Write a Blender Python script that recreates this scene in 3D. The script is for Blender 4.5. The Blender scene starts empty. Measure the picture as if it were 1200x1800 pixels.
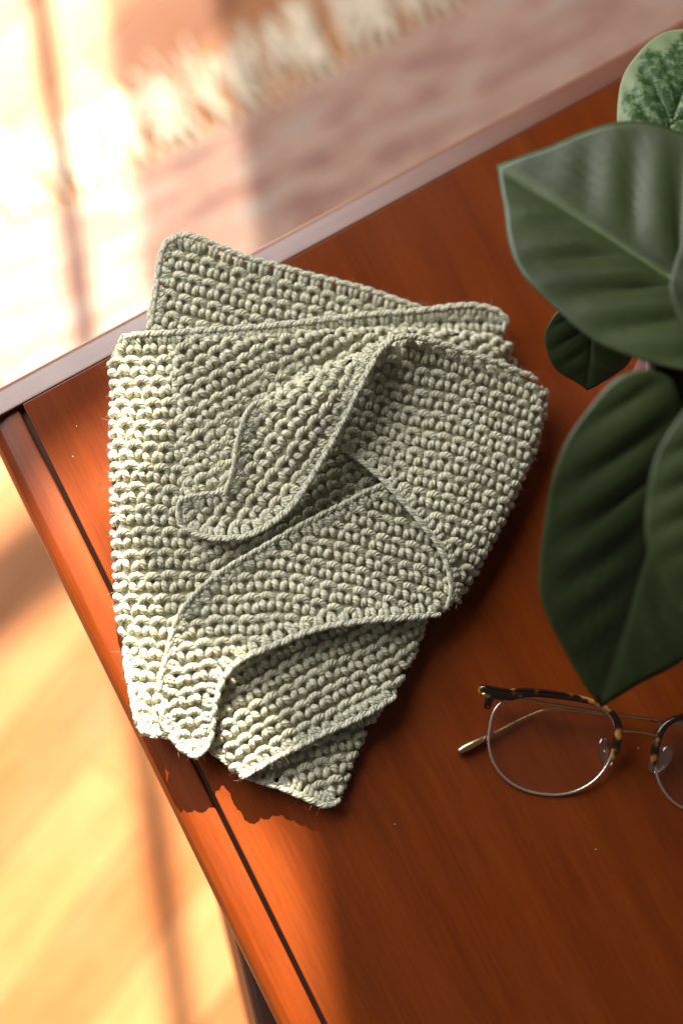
import bpy, math, random
import numpy as np
from mathutils import Vector, Matrix

random.seed(7); RNG = np.random.default_rng(7)
MM = 0.001
scene = bpy.context.scene
COL = scene.collection

# ------------------------------------------------------------------ camera
FPX = 2500.0                                   # focal length in photo pixels (50 mm lens on a 36 mm tall frame)
CAM_H = 580.0                                  # lens height above the table (mm)
NADIR = (250.0, 1350.0)
n = np.array([(NADIR[0]-600)/FPX, (900-NADIR[1])/FPX, -1.0]); n /= np.linalg.norm(n)
zc = -n; xc = np.array([1.0, 0, 0]); xc -= zc*(xc@zc); xc /= np.linalg.norm(xc); yc = np.cross(zc, xc)
RC = np.array([xc, yc, zc])                    # camera axes -> world
_d = RC@np.array([0, 0, -1.0])
CAM = np.array([0, 0, CAM_H])-np.array([_d[0], _d[1], 0])*(CAM_H/-_d[2])

def U(px, py, z=0.0):                          # point seen at photo pixel, at height z (mm) above the table
    d = RC@np.array([(px-600)/FPX, (900-py)/FPX, -1.0])
    return CAM+d*(z-CAM[2])/d[2]

cd = bpy.data.cameras.new('camera'); cam = bpy.data.objects.new('camera', cd); COL.objects.link(cam)
cam.matrix_world = Matrix.Translation(Vector(CAM*MM)) @ Matrix(RC.tolist()).to_4x4()
cd.sensor_fit = 'VERTICAL'; cd.sensor_height = 36; cd.sensor_width = 24; cd.lens = 50
cd.clip_start = 0.01; cd.clip_end = 100
cd.dof.use_dof = True; cd.dof.focus_distance = 0.575; cd.dof.aperture_fstop = 2.8; cd.dof.aperture_blades = 0
scene.camera = cam

# ------------------------------------------------------------------ light
FLOOR = -450.0
W_ = bpy.data.worlds.new('World'); scene.world = W_; W_.use_nodes = True
bg = W_.node_tree.nodes['Background']; bg.inputs[0].default_value = (1.0, 0.90, 0.80, 1); bg.inputs[1].default_value = 0.09
scene.view_settings.view_transform = 'Standard'; scene.view_settings.look = 'None'
scene.view_settings.exposure = 0.0; scene.view_settings.gamma = 1.0

_a = U(60, 0, FLOOR); _b = U(330, 1800, FLOOR)
AZ = (_b-_a)/np.linalg.norm(_b-_a)             # sunlight runs this way across the floor
EL = math.radians(31)
LDIR = np.array([AZ[0]*math.cos(EL), AZ[1]*math.cos(EL), -math.sin(EL)])
SUNP = -LDIR*12000.0
sl = bpy.data.lights.new('sunlight', 'SPOT'); so = bpy.data.objects.new('sunlight', sl); COL.objects.link(so)
so.location = Vector(SUNP*MM); so.rotation_euler = Vector(LDIR).to_track_quat('-Z', 'Y').to_euler()
sl.energy = 60000; sl.color = (1.0, 0.89, 0.735); sl.shadow_soft_size = 0.058; sl.spot_size = math.radians(24); sl.spot_blend = 0.1

WDIR = np.array([0.756, 0.655, 0]); WDIR /= np.linalg.norm(WDIR)
WN = np.array([WDIR[1], -WDIR[0], 0])          # window wall normal, into the room
WALLD = -1500.0
def wall_hit(p):                               # where the sun ray to p crosses the window wall: (along, height)
    d = SUNP-p; s = (WALLD-p@WN)/(d@WN); q = p+d*s
    return q@WDIR, q[2]
al = bpy.data.lights.new('window_light', 'AREA'); ao = bpy.data.objects.new('window_light', al); COL.objects.link(ao)
al.shape = 'RECTANGLE'; al.size = 1.7; al.size_y = 1.3; al.energy = 60; al.color = (0.98, 0.98, 0.96)
_wc = WN*(WALLD+60)+WDIR*-150+np.array([0, 0, 850.0])
ao.location = Vector(_wc*MM); ao.rotation_euler = Vector(np.array([0, 0, 0])-_wc).to_track_quat('-Z', 'Y').to_euler()

# ------------------------------------------------------------------ helpers
def tag(o, label=None, cat=None, group=None, kind=None):
    if label: o['label'] = label
    if cat: o['category'] = cat
    if group: o['group'] = group
    if kind: o['kind'] = kind
    return o
def empty(name, loc=(0, 0, 0), rz=0.0):
    o = bpy.data.objects.new(name, None); COL.objects.link(o); o.location = Vector(loc)*MM; o.rotation_euler[2] = rz
    o.empty_display_size = 0.02
    return o
PLY = {}
def mesh_np(name, V, F, mat, parent=None, smooth=True, attr=None):
    V = np.asarray(V, float).reshape(-1, 3); F = np.asarray(F, np.int64)
    me = bpy.data.meshes.new(name)
    k = F.shape[1]
    me.vertices.add(len(V)); me.vertices.foreach_set('co', (V*MM).ravel())
    me.loops.add(F.size); me.loops.foreach_set('vertex_index', F.ravel().astype(np.int32))
    me.polygons.add(len(F)); me.polygons.foreach_set('loop_start', (np.arange(len(F))*k).astype(np.int32))
    me.polygons.foreach_set('loop_total', np.full(len(F), k, np.int32))
    me.polygons.foreach_set('use_smooth', np.full(len(F), smooth, bool))
    if attr is not None:
        a = me.attributes.new('tone', 'FLOAT', 'POINT'); a.data.foreach_set('value', attr.astype(np.float32))
    pv = PLY.pop('v', None)
    if pv is not None and len(pv) == len(V):
        a = me.attributes.new('ply', 'FLOAT_VECTOR', 'POINT'); a.data.foreach_set('vector', pv.astype(np.float32).ravel())
    me.update(calc_edges=True); me.validate()
    me.materials.append(mat)
    o = bpy.data.objects.new(name, me); COL.objects.link(o)
    if parent: o.parent = parent
    return o
def mesh_py(name, V, F, mat, parent=None, smooth=False):
    me = bpy.data.meshes.new(name); me.from_pydata([tuple(np.array(v)*MM) for v in V], [], F); me.update()
    for p in me.polygons: p.use_smooth = smooth
    me.materials.append(mat)
    o = bpy.data.objects.new(name, me); COL.objects.link(o)
    if parent: o.parent = parent
    return o
def norm(a, axis=-1): return a/np.maximum(np.linalg.norm(a, axis=axis, keepdims=True), 1e-9)
def catmull(P, per=8, closed=False):
    P = np.asarray(P, float)
    if closed: Q = np.vstack([P[-1], P, P[0], P[1]])
    else: Q = np.vstack([2*P[0]-P[1], P, 2*P[-1]-P[-2]])
    out = []
    m = len(P) if closed else len(P)-1
    for i in range(m):
        p0, p1, p2, p3 = Q[i], Q[i+1], Q[i+2], Q[i+3]
        for t in np.arange(per)/per:
            out.append(0.5*((2*p1)+(-p0+p2)*t+(2*p0-5*p1+4*p2-p3)*t*t+(-p0+3*p1-3*p2+p3)*t**3))
    if not closed: out.append(P[-1])
    return np.array(out)
def resample(P, m):
    s = np.concatenate([[0], np.cumsum(np.linalg.norm(np.diff(P, axis=0), axis=1))])
    t = np.linspace(0, s[-1], m)
    return np.stack([np.interp(t, s, P[:, k]) for k in range(P.shape[1])], 1), s[-1]
def sweep(name, path, section, mat, parent=None, ref=(0, 0, 1), scale=None, caps=True, smooth=True):
    """section: (M,2) in (side, up); path (K,3)"""
    path = np.asarray(path, float); K = len(path); S = np.asarray(section, float); M = len(S)
    T = norm(np.gradient(path, axis=0)); ref = np.asarray(ref, float)
    side = norm(np.cross(T, ref)); up = np.cross(side, T)
    sc = np.ones((K, 2)) if scale is None else np.asarray(scale, float).reshape(K, -1)*np.ones((1, 2))
    V = path[:, None]+side[:, None]*(S[None, :, 0:1]*sc[:, None, 0:1])+up[:, None]*(S[None, :, 1:2]*sc[:, None, 1:2])
    F = []
    for k in range(K-1):
        for j in range(M):
            F.append((k*M+j, k*M+(j+1) % M, (k+1)*M+(j+1) % M, (k+1)*M+j))
    if caps:
        F.append(tuple(range(M))[::-1]); F.append(tuple((K-1)*M+j for j in range(M)))
    return mesh_py(name, V.reshape(-1, 3), F, mat, parent, smooth)
def circ(r, m=10): a = np.arange(m)*2*math.pi/m; return np.stack([r*np.cos(a), r*np.sin(a)], 1)
def box(name, cx, cy, cz, sx, sy, sz, mat, parent=None, rz=0.0, bev=0.0):
    x, y, z = sx/2, sy/2, sz/2
    V = [(i*x, j*y, k*z) for k in (-1, 1) for (i, j) in ((-1, -1), (1, -1), (1, 1), (-1, 1))]
    F = [(3, 2, 1, 0), (4, 5, 6, 7), (0, 1, 5, 4), (1, 2, 6, 5), (2, 3, 7, 6), (3, 0, 4, 7)]
    o = mesh_py(name, V, F, mat, parent); o.location = Vector((cx, cy, cz))*MM; o.rotation_euler[2] = rz
    if bev:
        b = o.modifiers.new('bevel', 'BEVEL'); b.width = bev*MM; b.segments = 2
    return o

# ------------------------------------------------------------------ materials
def new_mat(name):
    m = bpy.data.materials.new(name); m.use_nodes = True
    nt = m.node_tree; return m, nt, nt.nodes['Principled BSDF']
def nd(nt, t, **kw):
    x = nt.nodes.new(t)
    for k, v in kw.items():
        if hasattr(x, k): setattr(x, k, v)
        else: x.inputs[k].default_value = v
    return x
def ramp(nt, src, stops):
    r = nt.nodes.new('ShaderNodeValToRGB'); nt.links.new(src, r.inputs[0])
    while len(r.color_ramp.elements) < len(stops): r.color_ramp.elements.new(0.5)
    for e, (p, c) in zip(r.color_ramp.elements, stops): e.position = p; e.color = (*c, 1)
    return r.outputs[0]
def mapped(nt, scale=(1, 1, 1), rot=(0, 0, 0), coord='Object', loc=(0, 0, 0)):
    tc = nt.nodes.new('ShaderNodeTexCoord'); mp = nt.nodes.new('ShaderNodeMapping')
    mp.inputs['Scale'].default_value = scale; mp.inputs['Rotation'].default_value = rot; mp.inputs['Location'].default_value = loc
    nt.links.new(tc.outputs[coord], mp.inputs[0]); return mp.outputs[0]
def noise(nt, vec, scale, detail=4, rough=0.55):
    x = nd(nt, 'ShaderNodeTexNoise', Scale=scale, Detail=detail, Roughness=rough); nt.links.new(vec, x.inputs['Vector']); return x.outputs['Fac']
def mix(nt, a, b, fac, mode='MIX'):
    x = nt.nodes.new('ShaderNodeMix'); x.data_type = 'RGBA'; x.blend_type = mode
    for i, v in ((0, fac), (6, a), (7, b)):
        if hasattr(v, 'links'): nt.links.new(v, x.inputs[i])
        elif i == 0: x.inputs[0].default_value = v
        else: x.inputs[i].default_value = (*v, 1)
    return x.outputs[2]
def bump(nt, bsdf, h, strength, dist):
    b = nd(nt, 'ShaderNodeBump'); b.inputs['Strength'].default_value = strength; b.inputs['Distance'].default_value = dist
    nt.links.new(h, b.inputs['Height']); nt.links.new(b.outputs[0], bsdf.inputs['Normal'])
def simple(name, col, rough=0.5, metal=0.0, **kw):
    m, nt, b = new_mat(name); b.inputs['Base Color'].default_value = (*col, 1); b.inputs['Roughness'].default_value = rough; b.inputs['Metallic'].default_value = metal
    for k, v in kw.items(): b.inputs[k].default_value = v
    return m

# yarn
YARN, nt, b = new_mat('sage_yarn')
v = mapped(nt)
at = nd(nt, 'ShaderNodeAttribute'); at.attribute_name = 'tone'
c1 = ramp(nt, noise(nt, v, 900, 3), [(0.3, (0.53, 0.51, 0.37)), (0.55, (0.645, 0.625, 0.47)), (0.75, (0.73, 0.71, 0.565))])
c2 = ramp(nt, at.outputs['Fac'], [(0.0, (0.82, 0.80, 0.76)), (0.5, (1, 1, 1)), (1.0, (1.08, 1.1, 1.06))])
nt.links.new(mix(nt, c1, c2, 1.0, 'MULTIPLY'), b.inputs['Base Color'])
b.inputs['Subsurface Weight'].default_value = 0.7; b.inputs['Subsurface Radius'].default_value = (1.0, 0.9, 0.7); b.inputs['Subsurface Scale'].default_value = 0.0016
b.inputs['Roughness'].default_value = 0.85; b.inputs['Sheen Weight'].default_value = 0.4; b.inputs['Sheen Roughness'].default_value = 0.5
b.inputs['Sheen Tint'].default_value = (0.95, 0.92, 0.8, 1); b.inputs['Specular IOR Level'].default_value = 0.25
pl_ = nd(nt, 'ShaderNodeAttribute'); pl_.attribute_name = 'ply'; sx = nt.nodes.new('ShaderNodeSeparateXYZ'); nt.links.new(pl_.outputs['Vector'], sx.inputs[0])
def mth(op, a, bb=None):
    x = nt.nodes.new('ShaderNodeMath'); x.operation = op
    for i_, v_ in enumerate((a, bb)):
        if v_ is None: continue
        if hasattr(v_, 'links'): nt.links.new(v_, x.inputs[i_])
        else: x.inputs[i_].default_value = v_
    return x.outputs[0]
plh = mth('ABSOLUTE', mth('COSINE', mth('MULTIPLY', mth('ARCTAN2', sx.outputs[1], sx.outputs[0]), 2.0)))
hgt = mth('ADD', plh, mth('MULTIPLY', noise(nt, v, 2600, 3), 0.6))
bump(nt, b, hgt, 0.9, 0.00045)
FUZZ = simple('yarn_fibre', (0.66, 0.64, 0.50), 0.8, **{'Sheen Weight': 0.4})

# table wood; grain runs along the table's left edge
EU = U(1090, 140)-U(40, 710); EU /= np.linalg.norm(EU)          # along the far edge
EV = U(575, 1800)-U(40, 710); EV /= np.linalg.norm(EV)          # along the left edge
GANG = math.atan2(EV[1], EV[0])
def wood(name, stops, rough, ang, coat=0.0, gs=(3, 45, 45), bumpy=0.05, randomise=0.0, spec=0.5):
    m, nt, b = new_mat(name)
    v = mapped(nt, gs, (0, 0, 0)); 
    rotn = nd(nt, 'ShaderNodeVectorRotate'); rotn.rotation_type = 'Z_AXIS'; rotn.inputs['Angle'].default_value = -ang
    tc = nt.nodes.new('ShaderNodeTexCoord'); nt.links.new(tc.outputs['Object'], rotn.inputs['Vector'])
    mp = nt.nodes['Mapping']; nt.links.new(rotn.outputs[0], mp.inputs[0])
    vv = mp.outputs[0]
    if randomise:
        oi = nt.nodes.new('ShaderNodeObjectInfo'); ad = nd(nt, 'ShaderNodeVectorMath'); ad.operation = 'ADD'
        ml = nd(nt, 'ShaderNodeVectorMath'); ml.operation = 'SCALE'; ml.inputs['Scale'].default_value = 37.0
        cx = nt.nodes.new('ShaderNodeCombineXYZ')
        for k in range(3): nt.links.new(oi.outputs['Random'], cx.inputs[k])
        nt.links.new(cx.outputs[0], ml.inputs[0]); nt.links.new(vv, ad.inputs[0]); nt.links.new(ml.outputs[0], ad.inputs[1]); vv = ad.outputs[0]
    n1 = noise(nt, vv, 1.0, 8, 0.62); n2 = noise(nt, vv, 11.0, 5, 0.75)
    col = ramp(nt, n1, stops)
    fine = ramp(nt, n2, [(0.35, (0.72, 0.66, 0.6)), (0.6, (1, 1, 1))])
    col = mix(nt, col, fine, 0.75, 'MULTIPLY')
    if randomise:
        tone = ramp(nt, oi.outputs['Random'], [(0, (0.62, 0.42, 0.28)), (0.45, (0.95, 0.85, 0.78)), (1, (1.4, 1.6, 1.9))])
        col = mix(nt, col, tone, randomise, 'MULTIPLY')
    nt.links.new(col, b.inputs['Base Color'])
    sm = ramp(nt, noise(nt, tc.outputs['Object'], 14, 5), [(0.3, (rough*0.8,)*3), (0.7, (min(1, rough*1.35),)*3)])
    nt.links.new(sm, b.inputs['Roughness'])
    b.inputs['Coat Weight'].default_value = coat; b.inputs['Coat Roughness'].default_value = 0.3
    b.inputs['Specular IOR Level'].default_value = spec
    bump(nt, b, n2, bumpy, 0.0006)
    return m
WOOD = wood('reddish_varnished_wood', [(0.2, (0.128, 0.020, 0.002)), (0.5, (0.175, 0.031, 0.0025)), (0.8, (0.225, 0.044, 0.0034))], 0.40, GANG, 0.05, (3.5, 60, 60), spec=0.25)
WOODE = wood('reddish_varnished_wood_across', [(0.25, (0.10, 0.030, 0.014)), (0.5, (0.15, 0.045, 0.02)), (0.75, (0.19, 0.06, 0.03))], 0.36, math.atan2(EU[1], EU[0]), 0.5, (2.2, 26, 26))
DARKW = simple('shade_dark_wood', (0.045, 0.012, 0.005), 0.6)  # shade under the table edge put into a darker wood colour
PLA = U(300, 1330, FLOOR)-U(0, 1700, FLOOR); PANG = math.atan2(PLA[1], PLA[0])
PLANK = wood('honey_pine', [(0.25, (0.33, 0.13, 0.042)), (0.5, (0.41, 0.18, 0.068)), (0.75, (0.47, 0.228, 0.10))], 0.45, 0.0, 0.0, (1.6, 16, 16), 0.05, 0.85)

# ------------------------------------------------------------------ the setting: floor, wall with window
fl = mesh_py('floor', [(-2500, -2500, FLOOR-12), (2500, -2500, FLOOR-12), (2500, 2500, FLOOR-12), (-2500, 2500, FLOOR-12)], [(0, 1, 2, 3)], simple('subfloor', (0.05, 0.025, 0.012), 0.9))
tag(fl, kind='structure')
pw = 58.0; pl = 900.0
pd = np.array([math.cos(PANG), math.sin(PANG), 0]); pn = np.array([-pd[1], pd[0], 0])
pmesh = None
for i in range(-17, 18):
    off = (i*367) % 900
    for k in range(-2, 2):
        c = pn*(i*pw)+pd*(k*pl+off+300)
        if abs(c[0]) > 1300 or abs(c[1]) > 1500: continue
        if pmesh is None:
            o = box('plank', 0, 0, 0, pl-0.4, pw-0.5, 12, PLANK, fl, 0, 0.5); pmesh = o
        else:
            o = pmesh.copy(); COL.objects.link(o)
        o.location = Vector((c[0], c[1], FLOOR-6.0+random.uniform(-0.3, 0.3)))*MM; o.rotation_euler[2] = PANG

WALLM, nt, b = new_mat('white_plaster'); v = mapped(nt)
nt.links.new(ramp(nt, noise(nt, v, 6, 5), [(0.3, (0.70, 0.68, 0.64)), (0.7, (0.78, 0.77, 0.74))]), b.inputs['Base Color']); b.inputs['Roughness'].default_value = 0.9
WPAINT = simple('white_window_paint', (0.75, 0.74, 0.71), 0.5)
SHEER, nt, b = new_mat('sun_dimming_cloth')
_t = nt.nodes.new('ShaderNodeBsdfTransparent'); _d2 = nt.nodes.new('ShaderNodeBsdfTranslucent'); _d2.inputs[0].default_value = (0.7, 0.66, 0.6, 1); _m = nt.nodes.new('ShaderNodeMixShader'); _m.inputs[0].default_value = 0.48
nt.links.new(_t.outputs[0], _m.inputs[1]); nt.links.new(_d2.outputs[0], _m.inputs[2]); nt.links.new(_m.outputs[0], nt.nodes['Material Output'].inputs[0])
DRAPE = simple('sun_block_cloth', (0.55, 0.50, 0.44), 0.9)
wang = math.atan2(WDIR[1], WDIR[0])
def wpt(a, z): p = WN*WALLD+WDIR*a; return (p[0], p[1], z)
def wall_box(name, a0, a1, z0, z1, th, mat, parent, dn=0.0):
    p = WN*(WALLD+dn)+WDIR*((a0+a1)/2)
    return box(name, p[0], p[1], (z0+z1)/2, a1-a0, th, z1-z0, mat, parent, wang, 1.5)
aR, _ = wall_hit(U(580, 1660, 0))              # right side of the sun patch: free edge of the added sheer
aM, _ = wall_hit(U(170, 720, FLOOR))           # thin upright bar whose shadow crosses the floor
_, zT0 = wall_hit(U(115, 800, 0)); zT1 = zT0; zT0 = zT1-46
_, zB0 = wall_hit(U(50, 1090, FLOOR)); _, zB1 = wall_hit(U(50, 915, FLOOR))
aL = aR-1500; ZTOP = 2050.0; ZBOT = -150.0
aR2, _ = wall_hit(U(385, 400, FLOOR))
edge = [wall_hit(U(*p)) for p in ((352, 440, 10), (338, 640, 12), (290, 830, 11), (240, 930, 9), (235, 985, 9), (292, 1130, 12), (372, 1290, 10), (470, 1420, 0), (565, 1540, 0), (590, 1700, 0), (612, 1850, 0))]  # free edge of the added drape, cut to keep sun off the scarf top
print('edge', [(round(a), round(z)) for a, z in edge])
wall = wall_box('window_wall', aR2+30, aR+900, FLOOR, ZTOP+250, 16, WALLM, None); tag(wall, kind='structure')
w2 = wall_box('wall_panel', aL-300, aL, FLOOR, ZTOP+250, 16, WALLM, None)
w3 = wall_box('wall_panel', aL+0.5, aR2+29.5, FLOOR, ZBOT, 16, WALLM, None)
w4 = wall_box('wall_panel', aL+0.5, aR2+29.5, ZTOP, ZTOP+250, 16, WALLM, None)
def adopt(o, p):
    bpy.context.view_layer.update(); m = o.matrix_world.copy(); o.parent = p; o.matrix_parent_inverse = p.matrix_world.inverted(); o.matrix_world = m
ZS = edge[0][1]-30                               # the added sun-dimming sheer ends here, the added sun-blocking drape hangs above
def drape(name, pts, mat):                       # added unseen cloth shaping the sun patch, in shallow folds from free edge to wall
    V = []; F = []; m = 24; rows = len(pts)
    for (a, z) in pts:
        for k in range(m):
            f = k/(m-1); aa = a+(aR2+60-a)*f; q = WN*(WALLD-14-4*math.sin(aa*0.12))+WDIR*aa; V.append((q[0], q[1], z))
    for r in range(rows-1):
        for k in range(m-1): F.append((r*m+k, r*m+k+1, (r+1)*m+k+1, (r+1)*m+k))
    o = mesh_py(name, V, F, mat, None, True); sm = o.modifiers.new('thickness', 'SOLIDIFY'); sm.thickness = 0.0008
    return o
zM = 0.5*(wall_hit(U(330, 1800, FLOOR))[1]+zT0)
parts = [w2, w3, w4,
         wall_box('window_bar', aM-7, aM+7, ZBOT+0.5, zM, 10, WPAINT, None),
         drape('sun_dimming_sheer', [(aR, ZBOT+2), (aR, 0.5*(ZBOT+ZS)), (aR, ZS)], SHEER),
         drape('sun_block_drape', [(aR+6, ZS+1)]+list(catmull(np.array(edge), 4))+[(edge[-1][0], ZTOP-2)], DRAPE),
         wall_box('window_bar', aL+1, aR2+29, zT0, zT1, 10, WPAINT, None),
         wall_box('window_bar', aL+1, aR2+29, min(zB0, zB1), max(zB0, zB1), 10, WPAINT, None)]
for o in parts: adopt(o, wall)
print('wall', aR, aM, zT0, zT1, zB0, zB1)

# ------------------------------------------------------------------ rug with fringe
RUGM, nt, b = new_mat('faded_rose_rug')
re = U(620, 110, FLOOR+6)-U(230, 310, FLOOR+6); re /= np.linalg.norm(re); rn = np.array([re[1], -re[0], 0])   # rn: from the fringe towards the table
RANG = math.atan2(re[1], re[0])
v = mapped(nt, (9, 40, 1)); v2 = mapped(nt, (1, 1, 1))
c = ramp(nt, noise(nt, v, 1.6, 6, 0.68), [(0.30, (0.20, 0.12, 0.11)), (0.42, (0.38, 0.19, 0.15)), (0.54, (0.52, 0.33, 0.25)), (0.68, (0.42, 0.36, 0.33))])
c = mix(nt, c, ramp(nt, noise(nt, v2, 220, 3), [(0.3, (0.75, 0.74, 0.72)), (0.7, (1.1, 1.08, 1.05))]), 0.8, 'MULTIPLY')
nt.links.new(c, b.inputs['Base Color']); b.inputs['Roughness'].default_value = 0.95; b.inputs['Sheen Weight'].default_value = 0.3
bump(nt, b, noise(nt, v2, 500, 3), 0.8, 0.003)
TASSELM = simple('cream_fringe_cotton', (0.74, 0.63, 0.47), 0.9, **{'Sheen Weight': 0.3})
r0 = U(425, 210, FLOOR+6)
rug = empty('floor_rug', (r0[0], r0[1], FLOOR), RANG)
tag(rug, 'faded rose pile rug with cream knotted fringe on the floor beyond the table', 'rug')
RL, RR, RD = -262.0, 520.0, 900.0              # extents along the fringe edge and away from it
box('rug_pile', (RL+RR)/2, -RD/2, 4, RR-RL, RD, 8, RUGM, rug, 0, 2.0)
tk = []
for kind in range(5):                           # five shapes of tassel: a knot and a bundle of loose strands
    V = []; F = []
    ns = 6
    for s in range(ns):
        a0 = random.uniform(-2.6, 2.6); Lg = random.uniform(48, 72); bend = random.uniform(-16, 16)+(kind-2)*5; z0 = random.uniform(2, 6)
        pts = np.array([[a0*0.5, -3, 4.5], [a0*0.4, 8, 5.5], [a0*0.3, 14, 5], [a0*1.6+bend*.2, 26, z0], [a0*2.4+bend*.6, 26+(Lg-26)*.5, z0*0.8], [a0*3.0+bend, Lg, 1.6]])
        pts = catmull(pts, 3); K = len(pts); T = norm(np.gradient(pts, axis=0)); sd = norm(np.cross(T, [0, 0, 1.0])); up = np.cross(sd, T)
        base = len(V); cs = circ(1.15, 5)
        for k in range(K):
            for q in cs: V.append(pts[k]+sd[k]*q[0]+up[k]*q[1])
        for k in range(K-1):
            for j in range(5): F.append((base+k*5+j, base+k*5+(j+1) % 5, base+(k+1)*5+(j+1) % 5, base+(k+1)*5+j))
    base = len(V); kk = 8                        # knot
    for i in range(6):
        th = math.pi*i/5
        for j in range(kk):
            ph = 2*math.pi*j/kk; V.append(np.array([3.4*math.sin(th)*math.cos(ph), 12-3.6*math.cos(th), 5+3.0*math.sin(th)*math.sin(ph)]))
    for i in range(5):
        for j in range(kk): F.append((base+i*kk+j, base+i*kk+(j+1) % kk, base+(i+1)*kk+(j+1) % kk, base+(i+1)*kk+j))
    tk.append((V, F))
tmesh = []
for i in range(int((RR-RL)/12.0)):
    k = random.randrange(5)
    while len(tmesh) <= k: tmesh.append(None)
    if tmesh[k] is None:
        o = mesh_py('tassel', tk[k][0], tk[k][1], TASSELM, rug, True); tmesh[k] = o.data
    else:
        o = bpy.data.objects.new('tassel', tmesh[k]); COL.objects.link(o); o.parent = rug
    o.location = Vector((RL+6+i*12.0+random.uniform(-1.5, 1.5), 0, 0))*MM; o.rotation_euler[2] = random.uniform(-0.35, 0.35)
    sc = random.uniform(0.85, 1.2); o.scale = (1, sc, 1)

# ------------------------------------------------------------------ table
C0 = U(40, 710)                                 # inner corner of the top panel
table = empty('wooden_table', (C0[0], C0[1], FLOOR)); tag(table, 'reddish brown varnished wooden table under the green scarf', 'table')
TU, TV = 1050.0, 560.0
OFF = np.array([C0[0], C0[1], FLOOR])
def T3(p): return np.asarray(p)-OFF
ev_out = np.array([EV[1], -EV[0], 0]);
if ev_out@EU > 0: ev_out = -ev_out              # outward over the left edge
eu_out = np.array([-EU[1], EU[0], 0])
if eu_out@EV > 0: eu_out = -eu_out              # outward over the far edge
def para(name, o, a, bv, z0, z1, mat, bev):
    V = []
    for z in (z0, z1):
        for q in (o, o+a, o+a+bv, o+bv): V.append(T3((q[0], q[1], z)))
    ob = mesh_py(name, V, [(0, 1, 2, 3), (7, 6, 5, 4), (0, 4, 5, 1), (1, 5, 6, 2), (2, 6, 7, 3), (3, 7, 4, 0)], mat, table)
    import bmesh
    bm = bmesh.new(); bm.from_mesh(ob.data); bmesh.ops.recalc_face_normals(bm, faces=bm.faces); bm.to_mesh(ob.data); bm.free()
    if bev: m = ob.modifiers.new('bevel', 'BEVEL'); m.width = bev*MM; m.segments = 2
    return ob
para('top_panel', C0, EU*TU, EV*TV, -20, 0, WOOD, 0.5)
def extrude(name, p0, p1, outv, prof, mat):
    V = []; m = len(prof)
    for p in (p0, p1):
        for (o_, z_) in prof: V.append(T3(p+outv*o_+np.array([0, 0, z_])))
    F = [(j, (j+1) % m, m+(j+1) % m, m+j) for j in range(m)]+[tuple(range(m))[::-1], tuple(range(m, 2*m))]
    ob = mesh_py(name, V, F, mat, table)
    import bmesh
    bm = bmesh.new(); bm.from_mesh(ob.data); bmesh.ops.recalc_face_normals(bm, faces=bm.faces); bm.to_mesh(ob.data); bm.free()
    m_ = ob.modifiers.new('bevel', 'BEVEL'); m_.width = 0.5*MM; m_.segments = 3; m_.angle_limit = math.radians(12)
    for p in ob.data.polygons: p.use_smooth = True
    return ob
end_prof = [(0.1, -0.1), (1.2, -0.35), (9.5, -3.0), (11.2, -4.2), (12.2, -6.2), (12.4, -9), (11.8, -20), (0.1, -20)]
extrude('end_moulding', C0-EU*18.4+eu_out*0, C0+EU*(TU), eu_out, end_prof, WOODE)
side_prof = [(1.9, -3.0), (2.7, -2.2), (8, -2.5), (12.5, -3.6), (15.6, -6.0), (17.0, -9.0), (17.3, -12), (16.6, -20), (1.9, -20)]
extrude('side_strip', C0+EV*0.4, C0+EV*(TV), ev_out, side_prof, WOOD)
para('groove', C0+ev_out*1.85+EV*0.5, -ev_out*1.8, EV*(TV-1), -20, -4.2, DARKW, 0)
para('apron', C0+EU*6+EV*10, EU*(TU-40), EV*(TV-40), -110, -20.2, WOOD, 2.0)
# side rail that stands a little proud of the top towards the near end
ra = C0+EV*150-ev_out*1; rb = C0+EV*(TV-20)+ev_out*84
_rv = rb-ra
para('side_rail', ra, _rv, EU*20+EV*0, -150, -24, DARKW, 3.0)
for (fu, fv) in ((0.20, 0.05), (0.92, 0.05), (0.20, 0.92), (0.92, 0.92)):
    p = C0+EU*(TU*fu)+EV*(TV*fv)
    p = p+EU*20
    sweep('leg', [T3((p[0], p[1], z)) for z in (-110.5, -250, FLOOR)], circ(1, 14), WOOD, table, ref=(1, 0, 0), scale=[24, 20, 13])

# ------------------------------------------------------------------ crochet scarf
scarf = empty('crochet_scarf', tuple(U(560, 950))); tag(scarf, 'folded sage green crochet scarf lying across the table corner', 'scarf')
SO = U(560, 950)
CW, CH = 6.4, 8.5                               # one stitch across, one ridge (two rows) along, in mm

def tps_fit(P, z, lam=4.0):
    d = np.linalg.norm(P[:, None]-P[None], axis=2); K = np.where(d > 0, d*d*np.log(d+1e-9), 0)+np.eye(len(P))*lam
    Q = np.hstack([np.ones((len(P), 1)), P]); A = np.block([[K, Q], [Q.T, np.zeros((3, 3))]])
    return np.linalg.solve(A, np.concatenate([z, np.zeros(3)]))
def tps_eval(P, w, X):
    d = np.linalg.norm(X[:, None]-P[None], axis=2); K = np.where(d > 0, d*d*np.log(d+1e-9), 0)
    return K@w[:-3]+w[-3]+X@w[-2:]
def inside(poly, X):
    x, y = X[:, 0:1], X[:, 1:2]; a = poly; b = np.roll(poly, -1, 0)
    cond = ((a[:, 1] > y) != (b[:, 1] > y)) & (x < (b[:, 0]-a[:, 0])*(y-a[:, 1])/(b[:, 1]-a[:, 1]+1e-12)+a[:, 0])
    return cond.sum(1) % 2 == 1
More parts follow.
